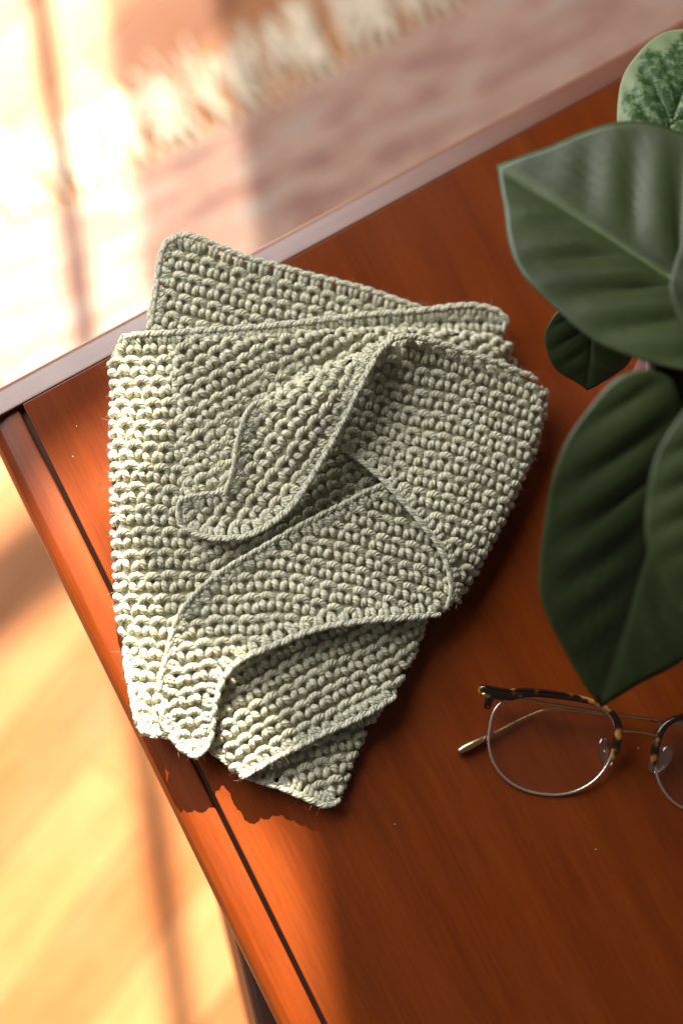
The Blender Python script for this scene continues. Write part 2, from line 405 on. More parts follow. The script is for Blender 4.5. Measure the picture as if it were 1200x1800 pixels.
def nearest(poly, X, closed=True):
    a = poly; b = np.roll(poly, -1, 0)
    if not closed: a = poly[:-1]; b = poly[1:]
    ab = b-a; t = ((X[:, None]-a)*ab).sum(2)/((ab*ab).sum(1)+1e-9); t = np.clip(t, 0, 1)
    q = a+t[..., None]*ab; d = np.linalg.norm(X[:, None]-q, axis=2); i = d.argmin(1); r = np.arange(len(X))
    return d[r, i], q[r, i], i
LOBES = 3; MSEC = 15
def tubes(Cn, Nn, rad, pitch, tone):
    """Cn (N,K,3) centre lines, Nn (N,K,3) surface normals, rad (N,K): twisted three-ply yarn"""
    N, K, _ = Cn.shape
    T = norm(np.gradient(Cn, axis=1)); side = norm(np.cross(T, Nn)); up = np.cross(side, T)
    seg = np.linalg.norm(np.diff(Cn, axis=1), axis=2); s = np.concatenate([np.zeros((N, 1)), np.cumsum(seg, 1)], 1)
    th = np.arange(MSEC)*2*math.pi/MSEC
    ph = RNG.uniform(0, 6.28, (N, 1, 1))
    lob = 0.88+0.18*np.abs(np.cos(0.5*LOBES*(th[None, None]-2*math.pi*s[..., None]/pitch)+ph))
    r = rad[..., None]*lob
    V = Cn[:, :, None]+side[:, :, None]*(r*np.cos(th))[..., None]+up[:, :, None]*(r*np.sin(th)*0.86)[..., None]
    idx = np.arange(N*K*MSEC).reshape(N, K, MSEC)
    A = idx[:, :-1]; B = idx[:, 1:]
    F = np.stack([A, np.roll(A, -1, 2), np.roll(B, -1, 2), B], -1).reshape(-1, 4)
    tn = np.repeat(tone, K*MSEC)
    pa = th[None, None]-2*math.pi*s[..., None]/pitch+ph
    PLY['last'] = np.stack([np.cos(pa), np.sin(pa), np.zeros_like(pa)], -1).reshape(-1, 3)
    return V.reshape(-1, 3), F, tn
ALLV = []
def panel(outline, rowdir, ctrl=(), rolls=(), rr=4.0, bend=0.0, hems=(), rim=None, phase=(0, 0), flip=1, cw=CW, ch=CH, name='fabric_fold', holes=False):
    O = np.array([U(*p) for p in outline])
    C_ = np.array([U(*p) for p in ctrl]).reshape(-1, 3)
    cp = np.vstack([O, C_]) if len(C_) else O
    w = tps_fit(cp[:, :2], cp[:, 2]); P2 = cp[:, :2]
    # dense outline; flag for rolled (folded over) stretches
    dense = []; flags = []
    m = len(O)
    rollset = set()
    for (i0, i1) in rolls:
        for k in range(i0, i1): rollset.add(k % m)
    cm = catmull(O[:, :2], 6, True)
    for i in range(m):
        for k in range(6): dense.append(cm[i*6+k]); flags.append(i in rollset)
    dense = np.array(dense); flags = np.array(flags)
    roll_a = dense[flags]; roll_b = np.roll(dense, -1, 0)[flags]
    def surf(X):
        X = X.copy(); z = np.zeros(len(X)); zf = tps_eval(P2, w, X)
        if len(roll_a):
            ab = roll_b-roll_a
            t = np.clip(((X[:, None]-roll_a)*ab).sum(2)/((ab*ab).sum(1)+1e-9), 0, 1)
            q = roll_a+t[..., None]*ab; d = np.linalg.norm(X[:, None]-q, axis=2); i = d.argmin(1); r_ = np.arange(len(X))
            dist = d[r_, i]; q = q[r_, i]; ins = inside(dense, X)
            nrm = np.stack([-ab[i, 1], ab[i, 0]], 1); nrm = norm(nrm)*np.sign(ORI)
            ds = np.where(ins, dist, -dist)
            a = rr-ds; act = a > 0; aa = np.clip(a, 0, 2.4*rr)
            dn = rr-rr*np.sin(np.minimum(aa/rr, 2.6))
            X = np.where(act[:, None], q+(X-q-nrm*((X-q)*nrm).sum(1, keepdims=True))+nrm*dn[:, None], X)
            z = np.where(act, -rr*(1-np.cos(aa/rr)), 0)
        return np.column_stack([X, zf+z])
    ORI = (dense[:, 0]*np.roll(dense[:, 1], -1)-np.roll(dense[:, 0], -1)*dense[:, 1]).sum()
    e1 = (U(*rowdir[1])-U(*rowdir[0]))[:2]; e1 /= np.linalg.norm(e1); e2 = np.array([-e1[1], e1[0]])
    cen = dense.mean(0)
    if bend: cen = U(*rowdir[0])[:2]
    def st2xy(S, Tt):
        return cen+e1*S[..., None]+e2*(Tt-bend*S*S/2)[..., None]
    def full(S, Tt):
        sh = S.shape; B = surf(st2xy(S.ravel(), Tt.ravel())); return B.reshape(sh+(3,))
    rel = dense-cen; s_ = rel@e1; t_ = rel@e2+bend*s_*s_/2
    i0, i1 = int(s_.min()/cw)-3, int(s_.max()/cw)+3; j0, j1 = int(t_.min()/ch)-3, int(t_.max()/ch)+3
    ii, jj = np.meshgrid(np.arange(i0, i1+1), np.arange(j0, j1+1))
    S0 = (ii+0.5*(jj % 2)+phase[0])*cw; T0 = (jj+phase[1])*ch
    S0 = S0.ravel().astype(float); T0 = T0.ravel().astype(float)
    S0 += RNG.normal(0, 0.22, S0.shape)+0.9*np.sin(T0*0.21+S0*0.05); T0 += RNG.normal(0, 0.14, T0.shape)+0.7*np.sin(S0*0.09+phase[0]*7)+0.5*np.sin(S0*0.17+T0*0.08)
    XY = st2xy(S0, T0); ins = inside(dense, XY); d, q, k = nearest(dense, XY); flE = flags & np.roll(flags, 2) & np.roll(flags, -2) & np.roll(flags, 1) & np.roll(flags, -1); fl_ = flags[k]; tg = norm(np.roll(dense, -1, 0)-dense)[k]; offc = np.abs(((XY-q)*tg).sum(1))
    keep = (ins & ((d > 1.3) | fl_)) | (~ins & flE[k] & (d < 1.25*rr) & (offc < 0.8))
    if rim is not None: keep &= (d < rim)
    S0, T0 = S0[keep], T0[keep]; N = len(S0)
    root = None
    # base sheet (the dense inside of the fabric)
    st = 2.0
    gs = np.arange(s_.min()-6, s_.max()+6, st); gt = np.arange(t_.min()-6, t_.max()+6, st)
    GS, GT = np.meshgrid(gs, gt); gxy = st2xy(GS.ravel(), GT.ravel()); gi = inside(dense, gxy); gd, _, gk = nearest(dense, gxy)
    ok = ((gi & ((gd > 0.8) | flags[gk])) | (~gi & flags[gk] & (gd < 1.3*rr))).reshape(GS.shape)
    if holes:
        hx = U(*holes)[:2]; ok &= (np.linalg.norm(gxy-hx, axis=1) > 24).reshape(GS.shape)
    G = full(GS, GT); e = 0.4
    nG = norm(np.cross(full(GS+e, GT)-full(GS-e, GT), full(GS, GT+e)-full(GS, GT-e)))
    G = G-nG*0.9
    id_ = np.arange(GS.size).reshape(GS.shape); qd = ok[:-1, :-1] & ok[1:, :-1] & ok[:-1, 1:] & ok[1:, 1:]
    F = np.stack([id_[:-1, :-1], id_[:-1, 1:], id_[1:, 1:], id_[1:, :-1]], -1)[qd]
    us = np.unique(F); rm = np.zeros(GS.size, int); rm[us] = np.arange(len(us))
    GV = G.reshape(-1, 3)[us]; GV[:, 2] = np.maximum(GV[:, 2], 0.15)
    root = mesh_np(name, GV-SO, rm[F], YARN, scarf, True, np.full(len(us), 0.15))
    # yarn in every stitch: an arch over a small hole and two legs below it
    def local(kind, K):
        u = np.linspace(0, 1, K)
        if kind == 0:
            ph = u*math.pi; x = -0.40*cw*np.cos(ph); y = -0.06*ch+0.32*ch*np.sin(ph)**0.8; z = -0.95+1.75*np.sin(ph)**0.7
            r = 1.48*(0.78+0.22*np.sin(ph)**0.6)
        else:
            sg = -1 if kind == 1 else 1
            x = sg*(0.17+0.20*u)*cw; y = (-0.42+0.33*u)*ch; z = -0.85+1.45*np.sin(math.pi*(0.08+0.84*u))**0.8; r = 1.46*(0.80+0.20*np.sin(math.pi*u))
        return x, y*flip, z, r
    VV = []; FF = []; TT = []; PP = []; nv = 0
    sc = RNG.normal(1, 0.05, N); an = RNG.normal(0, 0.09, N); tone_c = np.clip(RNG.normal(0.5, 0.2, N), 0, 1)
    for kind, K in ((0, 26), (1, 13), (2, 13)):
        x, y, z, r = local(kind, K)
        ca, sa = np.cos(an)[:, None], np.sin(an)[:, None]
        Sx = S0[:, None]+sc[:, None]*(x*ca-y*sa)+RNG.normal(0, 0.12, (N, 1)); Tx = T0[:, None]+sc[:, None]*(x*sa+y*ca)+RNG.normal(0, 0.12, (N, 1))
        zz = z[None]*RNG.normal(1, 0.08, (N, 1))+RNG.normal(0, 0.12, (N, 1))
        B = full(Sx, Tx); e = 0.3
        Nn = norm(np.cross(full(Sx+e, Tx)-full(Sx-e, Tx), full(Sx, Tx+e)-full(Sx, Tx-e)))
        Cn = B+Nn*zz[..., None]
        R_ = np.repeat(r[None], N, 0)*RNG.normal(1, 0.05, (N, 1))
        Cn[..., 2] = np.maximum(Cn[..., 2], 1.5)
        lng = np.linalg.norm(np.diff(Cn, axis=1), axis=2); gd_ = (lng.max(1) < 3.2*np.median(lng)+0.2) & (lng.sum(1) < 2.0*np.median(lng.sum(1)))
        mx_ = st2xy(Sx[:, K//2], Tx[:, K//2]); mi = inside(dense, mx_); md, _, mk = nearest(dense, mx_); gd_ &= mi | (md < 0.5) | flE[mk]
        V, F, tn = tubes(Cn[gd_], Nn[gd_], R_[gd_], 5.0, tone_c[gd_])
        PP.append(PLY['last']); VV.append(V); FF.append(F+nv); TT.append(tn); nv += len(V)
    V = np.vstack(VV); F = np.vstack(FF)
    PLY['v'] = np.vstack(PP)
    so_ = mesh_np('stitches', V-SO, F, YARN, root, True, np.concatenate(TT)); tag(so_, kind='stuff')
    ALLV.append(V)
    # edge chains
    for hp in hems:
        H = np.array([U(*p) for p in hp]); Hc = catmull(H, 10); 
        cord(Hc, root)
        posts(Hc, root, dense, P2, w)
    return root
def posts(Hc, parent, dense, P2, w):           # short upright yarn loops that tie the edge chain to the fabric
    s = np.concatenate([[0], np.cumsum(np.linalg.norm(np.diff(Hc, axis=0), axis=1))]); L = s[-1]; m = int(L/2.7); K = 12; u = np.linspace(0, 1, K)
    Cs = []
    for i in range(m):
        a = (i+0.5)*L/m+random.gauss(0, 0.25)
        P = np.array([np.interp(a, s, Hc[:, k]) for k in range(3)]); T = norm(np.array([np.interp(min(a+2, L), s, Hc[:, k])-np.interp(max(a-2, 0), s, Hc[:, k]) for k in range(3)]))
        sd = norm(np.cross(T, [0, 0, 1.0]))
        if not inside(dense, (P+sd*2.5)[None, :2])[0]: sd = -sd
        if not inside(dense, (P+sd*2.5)[None, :2])[0]: continue
        e = random.uniform(4.6, 5.8); sk = (0.9 if i % 2 else -0.9)
        C = P+sd*(e*u)[:, None]+T*(sk*u)[:, None]
        zs = tps_eval(P2, w, C[:, :2]); C[:, 2] = C[:, 2]*(1-u)+zs*u+(-1.0+2.0*np.sin(math.pi*(0.15+0.8*u))**0.8)
        C[:, 2] = np.maximum(C[:, 2], 1.4); Cs.append(C)
    if len(Cs) < 2: return
    N = len(Cs); R_ = np.repeat((1.2*(0.72+0.28*np.sin(math.pi*u)))[None], N, 0)
    V, F, tn = tubes(np.array(Cs), np.tile([0, 0, 1.0], (N, K, 1)), R_, 5.0, RNG.uniform(0.3, 0.7, N))
    PLY['v'] = PLY['last']
    o = mesh_np('edge_stitches', V-SO, F, YARN, parent, True, tn); tag(o, kind='stuff'); ALLV.append(V)
def cord(Hc, parent, pitch=5.2, r=0.98):
    L = np.linalg.norm(np.diff(Hc, axis=0), axis=1).sum(); nl = max(2, int(L/pitch)); K = 14
    s = np.concatenate([[0], np.cumsum(np.linalg.norm(np.diff(Hc, axis=0), axis=1))])
    Cs = []; Rs = []; Ns = []
    for i in range(nl):
        for sg in (-1, 1):
            u = np.linspace(0, 1, K); st = np.clip((i-0.35+0.25*sg+1.55*u)*L/nl+random.gauss(0, 0.25), 0, L)
            P = np.stack([np.interp(st, s, Hc[:, k]) for k in range(3)], 1)
            T = norm(np.stack([np.interp(np.clip(st+1.5, 0, L), s, Hc[:, k])-np.interp(np.clip(st-1.5, 0, L), s, Hc[:, k]) for k in range(3)], 1))
            sd = norm(np.cross(T, [0, 0, 1.0]))
            lat = sg*(0.25+0.95*np.sin(math.pi*u))*0.65*random.uniform(0.8, 1.15)-sg*0.6*u; zz = -0.7+1.7*np.sin(math.pi*u)**0.7+0.25*sg
            P = P+sd*lat[:, None]; P[:, 2] += zz+0.7
            P[:, 2] = np.maximum(P[:, 2], 1.3)
            # keep a strict advance so the tube has a direction at clipped ends
            P += T*(np.arange(K)*0.02)[:, None]
            Cs.append(P); Rs.append(r*(0.6+0.4*np.sin(math.pi*np.clip(u, 0.02, 0.98))**0.5)*random.uniform(0.9, 1.1)); Ns.append(np.tile([0, 0, 1.0], (K, 1)))
    V, F, tn = tubes(np.array(Cs), np.array(Ns), np.array(Rs), 6.5, RNG.uniform(0.35, 0.8, len(Cs)))
    PLY['v'] = PLY['last']
    o = mesh_np('edge_chain', V-SO, F, YARN, parent, True, tn); ALLV.append(V)
    return o

# lowest fold on the table: only its rim can be seen
panel([(222, 640, 3.4), (500, 600, 3.6), (850, 600, 3.6), (915, 690, 3.6), (900, 800, 3.6), (800, 1030, 3.6), (720, 1120, 3.6), (640, 1240, 3.6), (540, 1330, 3.6), (420, 1300, 3.4), (262, 1265, 3.4), (228, 1100, 3.4), (216, 850, 3.4)],
      ((300, 900), (600, 880)), rim=9, rolls=[(9, 13), (2, 7)], rr=3.0)
# far flap
panel([(291, 424, 9), (345, 419, 11), (430, 453, 11), (560, 489, 10), (640, 509, 9), (745, 546, 8), (820, 562, 7), (800, 625, 6), (600, 650, 6), (420, 660, 6), (280, 650, 6), (263, 575, 7), (274, 510, 8)],
      ((290, 424), (740, 545)), hems=[[(263, 580, 6.5), (274, 510, 8), (286, 440, 9), (312, 418, 10), (345, 419, 11), (430, 453, 11), (560, 489, 10), (640, 509, 9), (750, 547, 8)]])
# left panel with its far edge
panel([(206, 592, 9), (330, 584, 12), (480, 574, 13), (620, 558, 12), (740, 548, 11), (820, 540, 10.5), (880, 555, 9), (886, 580, 8), (875, 650, 7), (600, 720, 9), (420, 1000, 9), (345, 1285, 6), (292, 1292, 6), (246, 1278, 6), (217, 1150, 7.5), (204, 1000, 8.5), (198, 800, 9), (200, 690, 9)],
      ((220, 850), (330, 848)), ctrl=[(250, 700, 11), (260, 1000, 10), (290, 1200, 8)], rolls=[(14, 18)], rr=4.2, ch=8.9, cw=6.4,
      hems=[[(216, 594, 9), (240, 590, 10.5), (330, 584, 12.5), (480, 574, 13.5), (620, 557, 13), (740, 547, 12), (820, 538, 11.5), (868, 547, 10), (886, 562, 9), (884, 582, 8)], [(345, 1286, 6), (292, 1293, 6), (247, 1279, 5.5), (228, 1200, 5.5), (219, 1150, 6)]], phase=(0.2, 0.1))
# upper middle panel
panel([(310, 598, 14), (400, 592, 15.5), (530, 584, 16.5), (640, 578, 16.5), (800, 582, 14), (885, 594, 11), (897, 622, 9), (885, 690, 9), (700, 800, 12), (600, 960, 12), (480, 1010, 12), (352, 1010, 11), (342, 960, 12), (329, 870, 13), (314, 720, 13.5)],
      ((310, 800), (640, 625)), ctrl=[(400, 660, 15), (520, 640, 12), (400, 800, 11), (480, 700, 10), (560, 850, 10)], rolls=[(11, 15), (0, 6)], rr=3.4, phase=(0.4, 0.3))
# right flap that rises into the arch
panel([(694, 594, 30), (760, 603, 26), (850, 634, 21), (946, 667, 16), (962, 692, 14), (950, 760, 13), (915, 850, 13), (880, 925, 13), (848, 985, 12), (828, 1020, 11.5), (802, 1058, 11), (780, 1074, 11), (792, 1030, 14), (775, 970, 17), (730, 910, 18), (680, 854, 18), (640, 817, 17), (600, 790, 16), (560, 765, 15), (585, 700, 18), (640, 630, 25)],
      ((700, 700), (930, 772)), ctrl=[(680, 690, 17), (760, 690, 19), (800, 800, 17), (660, 760, 16)], rolls=[(3, 10)], rr=4.5, ch=8.2,
      hems=[[(588, 782, 16), (600, 789, 16.5), (640, 816, 17.5), (680, 853, 18.5), (730, 909, 18.5), (775, 969, 17), (792, 1030, 14.5), (786, 1068, 12)]], phase=(0.1, 0.35))
# lower flap and the lowest tip
panel([(425, 1358, 4.5), (490, 1380, 4.2), (570, 1411, 4.2), (596, 1400, 4.5), (618, 1340, 5), (645, 1280, 5.5), (668, 1235, 6), (560, 1235, 6.5), (420, 1290, 6), (368, 1290, 5), (374, 1318, 4.5)],
      ((430, 1365), (600, 1330)), hems=[[(368, 1316, 4), (395, 1335, 4), (430, 1362, 4.5), (490, 1383, 4.2), (530, 1399, 4.2), (570, 1415, 4.2), (594, 1407, 4.2)]], rolls=[(3, 6)], rr=2.8)
panel([(392, 1185, 13), (386, 1240, 12), (393, 1305, 10.5), (408, 1342, 9.5), (430, 1364, 8.5), (480, 1332, 10), (560, 1291, 11), (640, 1254, 11), (690, 1222, 10), (712, 1180, 9.5), (737, 1125, 9), (744, 1085, 9), (720, 1065, 10), (560, 1080, 13), (430, 1140, 13)],
      ((430, 1365), (690, 1226)), ctrl=[(540, 1200, 14), (450, 1250, 13)], rolls=[(0, 4), (8, 12)], rr=3.6, ch=8.2,
      hems=[[(424, 1366, 8.5), (480, 1334, 10), (560, 1293, 11), (640, 1256, 11), (692, 1224, 9.5)]], phase=(0.3, 0.45))
# middle flap
panel([(672, 856, 17), (600, 890, 18.5), (540, 920, 19), (470, 960, 19), (400, 1002, 19), (350, 1042, 18), (314, 1092, 16.5), (294, 1160, 15), (283, 1215, 13), (290, 1275, 10), (318, 1316, 8.5), (345, 1328, 8), (368, 1305, 9), (378, 1240, 14), (392, 1195, 17.5), (420, 1161, 20), (480, 1134, 21), (560, 1104, 21), (640, 1091, 19), (700, 1086, 17), (768, 1078, 12), (798, 1040, 10), (790, 1000, 11), (740, 915, 13)],
      ((450, 1040), (520, 1042)), ctrl=[(550, 1000, 19), (640, 960, 17), (420, 1090, 19), (340, 1200, 15)], bend=0.0052, rolls=[(20, 23), (8, 9)], rr=3.2, ch=8.4,
      hems=[[(676, 854, 17.5), (640, 868, 18), (600, 889, 19), (540, 919, 19.5), (470, 959, 19.5), (400, 1001, 19.5), (350, 1040, 18.5), (312, 1090, 17), (292, 1160, 15.5), (281, 1215, 13)],
            [(285, 1240, 12), (291, 1276, 10), (318, 1314, 8.5), (345, 1327, 8), (366, 1306, 9), (372, 1280, 11), (378, 1240, 14.5), (391, 1196, 18), (420, 1162, 20.5), (480, 1135, 21.5), (560, 1105, 21.5), (640, 1092, 19.5), (700, 1087, 17.5), (770, 1080, 12)]], phase=(0.15, 0.2))
# the flap folded over at the top of the arch
panel([(700, 592, 31), (640, 616, 31), (540, 658, 31), (470, 698, 29.5), (436, 722, 27), (416, 777, 24), (407, 830, 21.5), (396, 862, 18.5), (332, 874, 16.5), (314, 892, 15.5), (322, 924, 15), (356, 942, 15), (380, 945, 16), (440, 938, 18), (500, 900, 22), (540, 848, 25), (590, 761, 28), (640, 662, 31), (672, 614, 31.5)],
      ((430, 900), (590, 690)), ctrl=[(500, 780, 29), (560, 700, 33), (420, 890, 18), (440, 805, 22.5), (462, 752, 26)], rolls=[(0, 4)], rr=5.5,
      hems=[[(460, 706, 28), (437, 724, 27), (420, 770, 25), (411, 826, 22.5), (398, 866, 19.5)],
            [(398, 868, 18), (360, 872, 17.5), (326, 878, 17), (314, 893, 16), (322, 926, 15), (356, 944, 15.5)],
            [(340, 938, 15), (380, 947, 16.5), (440, 940, 18.5), (500, 902, 22.5), (540, 850, 25.5), (590, 762, 28.5), (640, 663, 31.5), (668, 616, 32), (700, 594, 32), (760, 601, 27.5), (850, 632, 22.5), (915, 656, 17.5), (940, 668, 14.5)]], phase=(0.35, 0.1), holes=(660, 625, 30))

# fibres standing off the yarn
AV = np.vstack(ALLV); NF = 60000
pi_ = RNG.choice(len(AV), NF); P0 = AV[pi_]
dr = norm(RNG.normal(0, 1, (NF, 3))+np.array([0, 0, 0.6])); cu = RNG.normal(0, 1, (NF, 3)); Lf = np.minimum(RNG.gamma(3.0, 0.65, (NF, 1)), 4.0)
K = 4; u = np.linspace(0, 1, K)
Cf = P0[:, None]+dr[:, None]*(Lf[:, None]*u[None, :, None])+cu[:, None]*(0.35*Lf[:, None]*(u**2)[None, :, None])
Cf[..., 2] = np.maximum(Cf[..., 2], 0.3)
T = norm(np.gradient(Cf, axis=1)); sd = norm(np.cross(T, RNG.normal(0, 1, (NF, 1, 3)))); up = np.cross(sd, T)
rf = (0.019*(1-0.6*u))[None, :, None]
V = np.stack([Cf-sd*rf, Cf+sd*rf], 2)
idx = np.arange(NF*K*2).reshape(NF, K, 2); A = idx[:, :-1]; B = idx[:, 1:]
F = np.stack([A[..., 0], A[..., 1], B[..., 1], B[..., 0]], -1).reshape(-1, 4)
fz = mesh_np('yarn_fuzz', V.reshape(-1, 3)-SO, F, FUZZ, scarf, True); tag(fz, kind='stuff')

# ------------------------------------------------------------------ eyeglasses
GOLD = simple('pale_gold_metal', (0.72, 0.50, 0.27), 0.22, 1.0)
TORT, nt, b = new_mat('tortoiseshell_acetate'); v = mapped(nt)
nt.links.new(ramp(nt, noise(nt, v, 105, 2, 0.5), [(0.51, (0.010, 0.005, 0.003)), (0.56, (0.05, 0.016, 0.005)), (0.60, (0.36, 0.15, 0.035)), (0.74, (0.5, 0.23, 0.06))]), b.inputs['Base Color'])
b.inputs['Roughness'].default_value = 0.12; b.inputs['Coat Weight'].default_value = 0.6
def clear(name, gl, tint=(1, 1, 1)):
    m = bpy.data.materials.new(name); m.use_nodes = True; nt = m.node_tree; nt.nodes.clear()
    o = nt.nodes.new('ShaderNodeOutputMaterial'); mx = nt.nodes.new('ShaderNodeMixShader'); t = nt.nodes.new('ShaderNodeBsdfTransparent'); g = nt.nodes.new('ShaderNodeBsdfGlossy')
    t.inputs[0].default_value = (*tint, 1); g.inputs['Roughness'].default_value = 0.05
    lw = nt.nodes.new('ShaderNodeLayerWeight'); lw.inputs['Blend'].default_value = 0.5
    pw_ = nt.nodes.new('ShaderNodeMath'); pw_.operation = 'POWER'; pw_.inputs[1].default_value = 3.0; nt.links.new(lw.outputs['Facing'], pw_.inputs[0])
    ma = nt.nodes.new('ShaderNodeMath'); ma.operation = 'MULTIPLY_ADD'; ma.inputs[1].default_value = 0.5; ma.inputs[2].default_value = gl; nt.links.new(pw_.outputs[0], ma.inputs[0])
    nt.links.new(ma.outputs[0], mx.inputs[0]); nt.links.new(t.outputs[0], mx.inputs[1]); nt.links.new(g.outputs[0], mx.inputs[2]); nt.links.new(mx.outputs[0], o.inputs[0]); return m
LENS = clear('clear_lens', 0.05, (1, 1, 1)); PAD = clear('clear_silicone', 0.24, (0.90, 0.88, 0.85))
RIMM = simple('clear_gold_rim', (0.62, 0.50, 0.42), 0.25, 0.75)
gx = U(1200, 1275, 8)-U(1090, 1264, 8); ga = math.atan2(gx[1], gx[0])-math.radians(2)
gp = U(1122, 1288, 10)
glasses = empty('eyeglasses', (gp[0], gp[1], 0), ga); tag(glasses, 'browline eyeglasses with tortoiseshell brows and gold arms lying folded on the table', 'eyeglasses')
TILT = math.radians(16); ZB = 1.1
def G(x, y, z=0.0):                              # x across, y towards the brow in the lens plane, z off the lens plane
    yy = y+30
    return np.array([x, -12+(yy-12)*math.cos(TILT)-z*math.sin(TILT)-6.5, ZB+(yy-2.5)*math.sin(TILT)+z*math.cos(TILT)])
def lens_pt(sg, th, k=1.0):
    c, s = math.cos(th), math.sin(th); e = 2/(2.2 if s < 0 else 3.0)
    x = 26.3*math.copysign(abs(c)**e, c)*k; y = (23.0 if s < 0 else 17.8)*math.copysign(abs(s)**e, s)*k
    x *= 1+0.05*s                                 # a little wider above
    return sg*(35.5-x), y-6.5                     # th=0 towards the nose
for sg in (-1, 1):
    ths = np.linspace(0, 2*math.pi, 49)[:-1]
    ring = [G(*lens_pt(sg, t, 1.0)) for t in ths]
    pth = np.array(ring+[ring[0], ring[1]])
    sweep('rim', pth, circ(0.62, 8), RIMM, glasses, ref=(0, -math.sin(TILT), math.cos(TILT)), caps=False)
    V = [G(35.5*sg, -6.5, 1.0)]; F = []
    for rI, k in enumerate((0.5, 0.985)):
        for t in ths: V.append(G(*lens_pt(sg, t, k), 1.0*(1-k*k)))
    m = len(ths)
    for j in range(m):
        F.append((0, 1+j, 1+(j+1) % m)); F.append((1+j, 1+m+j, 1+m+(j+1) % m, 1+(j+1) % m))
    mesh_py('lens', V, F, LENS, glasses, True)
    # brow: thick at the temple, thin over the lens, dropping beside the nose
    tb = np.linspace(-0.06*math.pi, 0.70*math.pi, 34); pts = []; scl = []
    for t in tb:
        f = (t-tb[0])/(tb[-1]-tb[0])
        x, y = lens_pt(sg, t, 1.035)
        pts.append(G(x, y+0.4, 0.4)); th_ = np.interp(f, [0, .06, .2, .45, .7, .9, 1], [0.8, 1.7, 1.6, 1.15, 1.45, 2.0, 2.4]); scl.append((th_, np.interp(f, [0, .1, 1], [1.0, 1.8, 2.0])))
    xo, yo = lens_pt(sg, tb[-1], 1.035)
    for q, (dx, dy, s1, s2) in enumerate(((3.0, 0.2, 2.5, 2.0), (6.5, 0.2, 2.6, 2.0), (10.5, 0.6, 2.4, 1.9), (13.2, 0.9, 1.9, 1.5), (13.9, 0.9, 0.9, 0.8))):
        pts.append(G(xo+sg*dx, yo+dy, 0.4)); scl.append((s1, s2))
    sec = np.array([(math.copysign(abs(math.cos(a))**0.6, math.cos(a)), math.copysign(abs(math.sin(a))**0.6, math.sin(a))) for a in np.arange(12)*2*math.pi/12])
    br = sweep('brow', np.array(pts), sec, TORT, glasses, ref=(0, -math.sin(TILT), math.cos(TILT)), scale=np.array(scl))
    e0 = G(xo+sg*8.6, yo-0.9, 2.1); e1_ = G(xo+sg*12.6, yo-0.6, 1.9)
    sweep('rivet', np.array([e0+(e1_-e0)*k for k in (0, .15, .5, .85, 1)]), circ(0.85, 8), GOLD, br, scale=[.3, .9, 1, .9, .3])
    # hinge block behind the end piece
    sweep('hinge', np.array([G(xo+sg*8.2, yo-1, -0.8), G(xo+sg*8.2, yo-4, -1.8), G(xo+sg*8.4, yo-7, -2.6)]), circ(1, 8), TORT, glasses, scale=[2.0, 1.8, 1.4])
    # nose pad on its wire
    px_, py_ = sg*11.6, -9.0
    PV = []; PF = []; c0 = G(px_, py_, -1.0)
    for i in range(7):
        a = math.pi*i/6
        for j in range(12):
            h = 2*math.pi*j/12
            lx, ly, lz = 3.6*math.sin(a)*math.cos(h), 7.4*math.sin(a)*math.sin(h), 1.2*math.cos(a)
            r_ = math.radians(24)*-sg
            lx, ly = lx*math.cos(r_)-ly*math.sin(r_), lx*math.sin(r_)+ly*math.cos(r_)
            PV.append(G(px_+lx, py_+ly, -1.0+lz+sg*lx*0.5))
    for i in range(6):
        for j in range(12): PF.append((i*12+j, i*12+(j+1) % 12, (i+1)*12+(j+1) % 12, (i+1)*12+j))
    np_ = mesh_py('nose_pad', PV, PF, PAD, glasses, True)
    wx, wy = lens_pt(sg, 0.02, 1.0)
    sweep('pad_wire', catmull([G(wx, wy-2, 0), G(wx-sg*1.0, wy-3, -2.4), G(px_+sg*0.6, py_+0.5, -2.6), G(px_, py_, -1.4)], 5), circ(0.38, 6), GOLD, np_)
    # folded arm under the lenses, running to the far side and bending down at the ear
    q0 = G(xo+sg*8.4, yo-0.5, -2.5)
    zt = 2.0+(0.9 if sg > 0 else 0)
    arm = catmull([q0, np.array([sg*58, q0[1]-0.5, q0[2]-1.2]), np.array([sg*20, q0[1]-1.5, max(zt+4, 5)]), np.array([-sg*20, q0[1]-2.2, zt+2.5]), np.array([-sg*36, q0[1]-3.2, zt+1.2]), np.array([-sg*45, q0[1]-7.0, zt]), np.array([-sg*62, q0[1]-18, zt-0.5])], 8)
    ta = sweep('temple_arm', arm, circ(0.72, 8), GOLD, glasses)
    e_ = arm[-1]; d_ = norm(arm[-1]-arm[-4])
    sweep('temple_tip', np.array([e_-d_*4+d_*k for k in (0, 2, 5, 9, 13, 16, 17.5)]), circ(1, 9), GOLD, ta, scale=[.7, 1.0, 1.45, 1.75, 1.85, 1.4, .4])
sweep('bridge', catmull([G(-9.6, 0.6, 0.8), G(-5, 1.6, 1.6), G(0, 2.0, 1.9), G(5, 1.6, 1.6), G(9.6, 0.6, 0.8)], 5), circ(0.62, 8), GOLD, glasses)

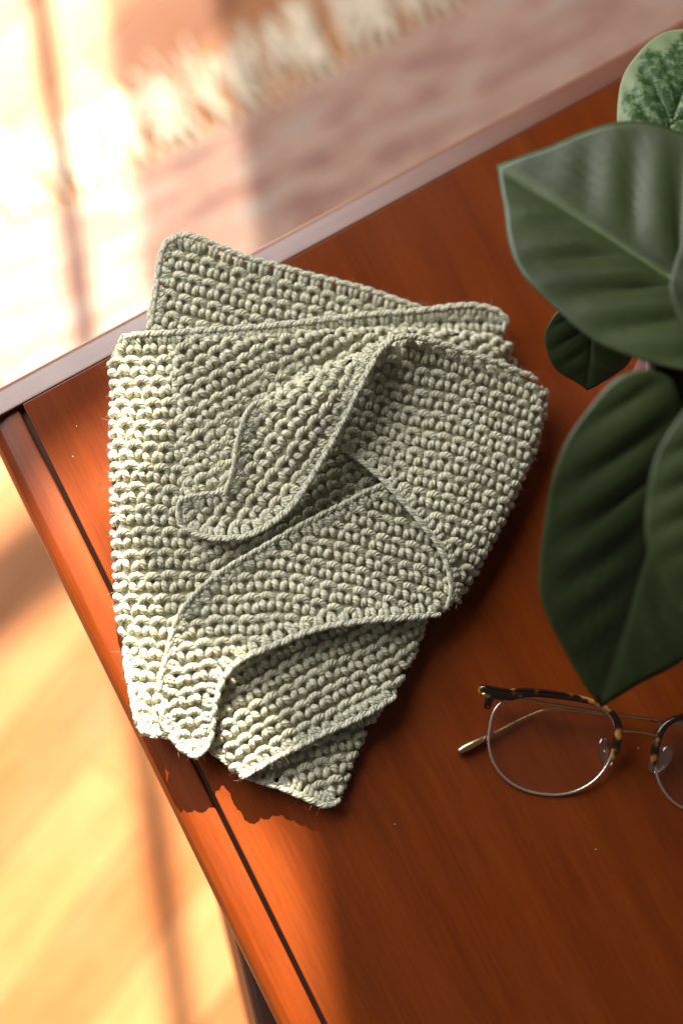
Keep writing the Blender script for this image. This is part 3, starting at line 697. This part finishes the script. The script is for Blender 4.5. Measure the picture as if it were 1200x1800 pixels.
# ------------------------------------------------------------------ potted plant
def leaf_mat(name, c0, c1, spk=False):
    m, nt, b = new_mat(name); v = mapped(nt)
    c = ramp(nt, noise(nt, v, 26, 4), [(0.3, c0), (0.7, c1)])
    if spk:
        at = nd(nt, 'ShaderNodeAttribute'); at.attribute_name = 'tone'
        s = ramp(nt, noise(nt, v, 320, 3, 0.7), [(0.46, (0.035, 0.085, 0.022)), (0.66, (0.20, 0.28, 0.14))])
        c = mix(nt, s, (0.21, 0.27, 0.14), at.outputs['Fac'])
    else:
        at = nd(nt, 'ShaderNodeAttribute'); at.attribute_name = 'tone'
        c = mix(nt, c, (0.13, 0.18, 0.08), at.outputs['Fac'])
    nt.links.new(c, b.inputs['Base Color']); b.inputs['Roughness'].default_value = 0.43; b.inputs['Specular IOR Level'].default_value = 0.5
    b.inputs['Subsurface Weight'].default_value = 0.0
    tr = nt.nodes.new('ShaderNodeBsdfTranslucent'); mx = nt.nodes.new('ShaderNodeMixShader'); mx.inputs[0].default_value = 0.22
    tcl = mix(nt, c, (1.3, 1.5, 0.35), 1.0, 'MULTIPLY'); nt.links.new(tcl, tr.inputs[0])
    out = nt.nodes['Material Output']; nt.links.new(b.outputs[0], mx.inputs[1]); nt.links.new(tr.outputs[0], mx.inputs[2]); nt.links.new(mx.outputs[0], out.inputs[0])
    bump(nt, b, noise(nt, v, 160, 3), 0.15, 0.001)
    return m
LEAF = leaf_mat('glossy_leaf', (0.026, 0.040, 0.012), (0.052, 0.076, 0.024)); LEAFV = leaf_mat('speckled_leaf', (0.1, 0.2, 0.08), (0.2, 0.3, 0.15), True)
STEM = simple('green_stem', (0.10, 0.17, 0.05), 0.45); PINK = simple('pale_mauve_glazed_ceramic', (0.42, 0.24, 0.23), 0.3); SOIL = simple('dark_soil', (0.03, 0.02, 0.013), 0.95)
rim_l = U(1128, 628, 62); PR = 52.0; PC = np.array([rim_l[0]+PR, rim_l[1]-4, 0])
plant = empty('potted_plant', tuple(PC)); tag(plant, 'glossy heart leaved potted houseplant standing beside the scarf and eyeglasses', 'plant')
prof = [(0.1, 0), (36, 0), (38, 2), (46, 40), (51, 58), (53, 62), (53, 66), (51.5, 68), (49, 67), (47.5, 60), (43, 56), (0.1, 56)]
V = []; F = []; ms = 40
for (r_, z_) in prof:
    for j in range(ms): a = 2*math.pi*j/ms; V.append((r_*math.cos(a), r_*math.sin(a), z_))
for i in range(len(prof)-1):
    for j in range(ms): F.append((i*ms+j, i*ms+(j+1) % ms, (i+1)*ms+(j+1) % ms, (i+1)*ms+j))
mesh_py('pot', V, F, PINK, plant, True)
V = [(0, 0, 60)]; F = []
for k, r_ in enumerate((15, 30, 45.5)):
    for j in range(24): a = 2*math.pi*j/24; V.append((r_*math.cos(a), r_*math.sin(a), 59+random.uniform(-1.6, 1.6)))
for j in range(24): F.append((0, 1+j, 1+(j+1) % 24))
for k in range(2):
    for j in range(24): F.append((1+k*24+j, 1+(k+1)*24+j, 1+(k+1)*24+(j+1) % 24, 1+k*24+(j+1) % 24))
mesh_py('soil', V, F, SOIL, plant, True)
def leaf(tip, base, wl, wr, back, mat=LEAF, amp=2.2, cup=0.12, droop=8.0, nv=5.0, roll=0.0):
    """tip/base: photo pixel + height; wl/wr half widths (mm) on the left/right looking from base to tip"""
    Tp, Bp = U(*tip), U(*base); ax = Tp-Bp; L = np.linalg.norm(ax); ax = ax/L
    sd = norm(np.cross([0, 0, 1.0], ax)); up = np.cross(ax, sd)
    NP, NR = 97, 22; V = []; tone = []
    ang_c = np.radians([0, 5, 14, 28, 48, 70, 95, 120, 142, 160, 172, 180]); rad_c = np.array([1.0, .95, .90, .86, .815, .735, .645, .56, .47, .36, .22, .05])
    for i in range(NP):
        ph_ = -math.pi+2*math.pi*i/(NP-1); R_ = np.interp(abs(ph_), ang_c, rad_c)*L
        R_ *= 1+0.012*math.sin(9*ph_+L)
        wd = (wl if ph_ > 0 else wr)/(0.60*L)
        for j in range(NR):
            rho = (j/(NR-1))**0.8
            x = rho*R_*math.cos(ph_); y = rho*R_*math.sin(ph_)*wd
            if x < 0: x *= back
            ay = abs(y)/(wl if ph_ > 0 else wr); xv = x/L
            p = 2*math.pi*nv*(xv-0.42*ay+0.05*ay*ay)
            env = min(1, ay*3.2)*(1-rho**5)
            z = amp*(abs(math.sin(p/2))**0.7-0.6)*env*1.2-0.8*math.exp(-(ay/0.05)**2)*(1-0.6*rho)+cup*ay*30+roll*y
            z -= droop*rho**3*0.55*(0.35+0.65*abs(math.sin(ph_)))+droop*0.5*max(0, xv-0.55)**2*4
            z += 1.0*math.sin(2.6*ph_+L)*rho*rho
            V.append(Bp+ax*x+sd*y+up*z-PC)
            vein = math.exp(-(ay/0.03)**2)*0.8*(1-0.5*rho)+0.22*max(0, -math.cos(p))**14*(1-ay)*min(1, ay*4)
            tone.append(min(1, vein) if mat is LEAF else (1.0 if rho > 0.86+0.09*math.sin(9*ph_) else 0.12*vein))
    F = [(i*NR+j, (i+1)*NR+j, (i+1)*NR+j+1, i*NR+j+1) for i in range(NP-1) for j in range(NR-1)]
    o = mesh_np('leaf', np.array(V), np.array(F), mat, plant, True, np.array(tone))
    s = o.modifiers.new('thickness', 'SOLIDIFY'); s.thickness = 0.3*MM; s.offset = -1
    b0 = Bp-PC
    root_ = np.array([b0[0]*0.12, b0[1]*0.12, 58.0]); mid = (b0*0.62+root_*0.38); mid[2] = min(max(b0[2], 70)+8, b0[2]+14) if b0[2] > 60 else 80
    near = b0-ax*6+np.array([0, 0, -1.5])
    sweep('petiole', catmull([root_, mid, near, b0+ax*1.5-up*1.6], 8), circ(1.9, 8), STEM, o, ref=(0.3, 0.9, 0.2))
    return o
leaf((876, 290, 84), (1196, 500, 103), 34, 42, 1.0, amp=2.6, cup=0.30, droop=3, nv=4.0, roll=-0.10)
leaf((1062, 1250, 62), (1180, 815, 104), 32, 36, 0.88, amp=2.3, cup=0.22, droop=9, nv=4.6)
leaf((1034, 686, 52), (1040, 570, 62), 16, 16, 0.8, amp=0.8, cup=0.05, droop=4, nv=3)
leaf((1245, 30, 66), (1180, 215, 70), 21, 24, 0.9, mat=LEAFV, amp=1.6, cup=0.05, droop=9, nv=4)
leaf((1200, 1085, 122), (1290, 800, 132), 24, 22, 0.9, amp=1.6, cup=0.10, droop=6, nv=4)
leaf((1400, 330, 120), (1330, 560, 125), 30, 30, 0.9, amp=2.0)
leaf((1560, 780, 110), (1370, 700, 122), 30, 30, 0.9, amp=2.0)
# ------------------------------------------------------------------ dust on the table
DV = []; DF = []
for k in range(38):
    p = U(random.uniform(60, 1190), random.uniform(300, 1790), 0.25); q = p-C0; 
    if q@EV < 8 or (q@EU) < 6: continue
    a = random.uniform(0, 6.28); l = random.uniform(0.12, 0.3); w_ = random.uniform(0.1, 0.18); b0 = len(DV)
    d1 = np.array([math.cos(a), math.sin(a), 0])*l; d2 = np.array([-math.sin(a), math.cos(a), 0])*w_
    for z in (-0.2, 0.1): DV += [p-d1-d2+[0, 0, z], p+d1-d2+[0, 0, z], p+d1+d2+[0, 0, z], p-d1+d2+[0, 0, z]]
    DF += [tuple(b0+i for i in f) for f in ((3, 2, 1, 0), (4, 5, 6, 7), (0, 1, 5, 4), (1, 2, 6, 5), (2, 3, 7, 6), (3, 0, 4, 7))]
dust = mesh_py('dust_specks', DV, DF, simple('pale_lint', (0.55, 0.50, 0.44), 0.9)); tag(dust, 'pale specks of dust scattered on the table top', 'dust', kind='stuff')
print('verts', len(AV), 'cells ok')
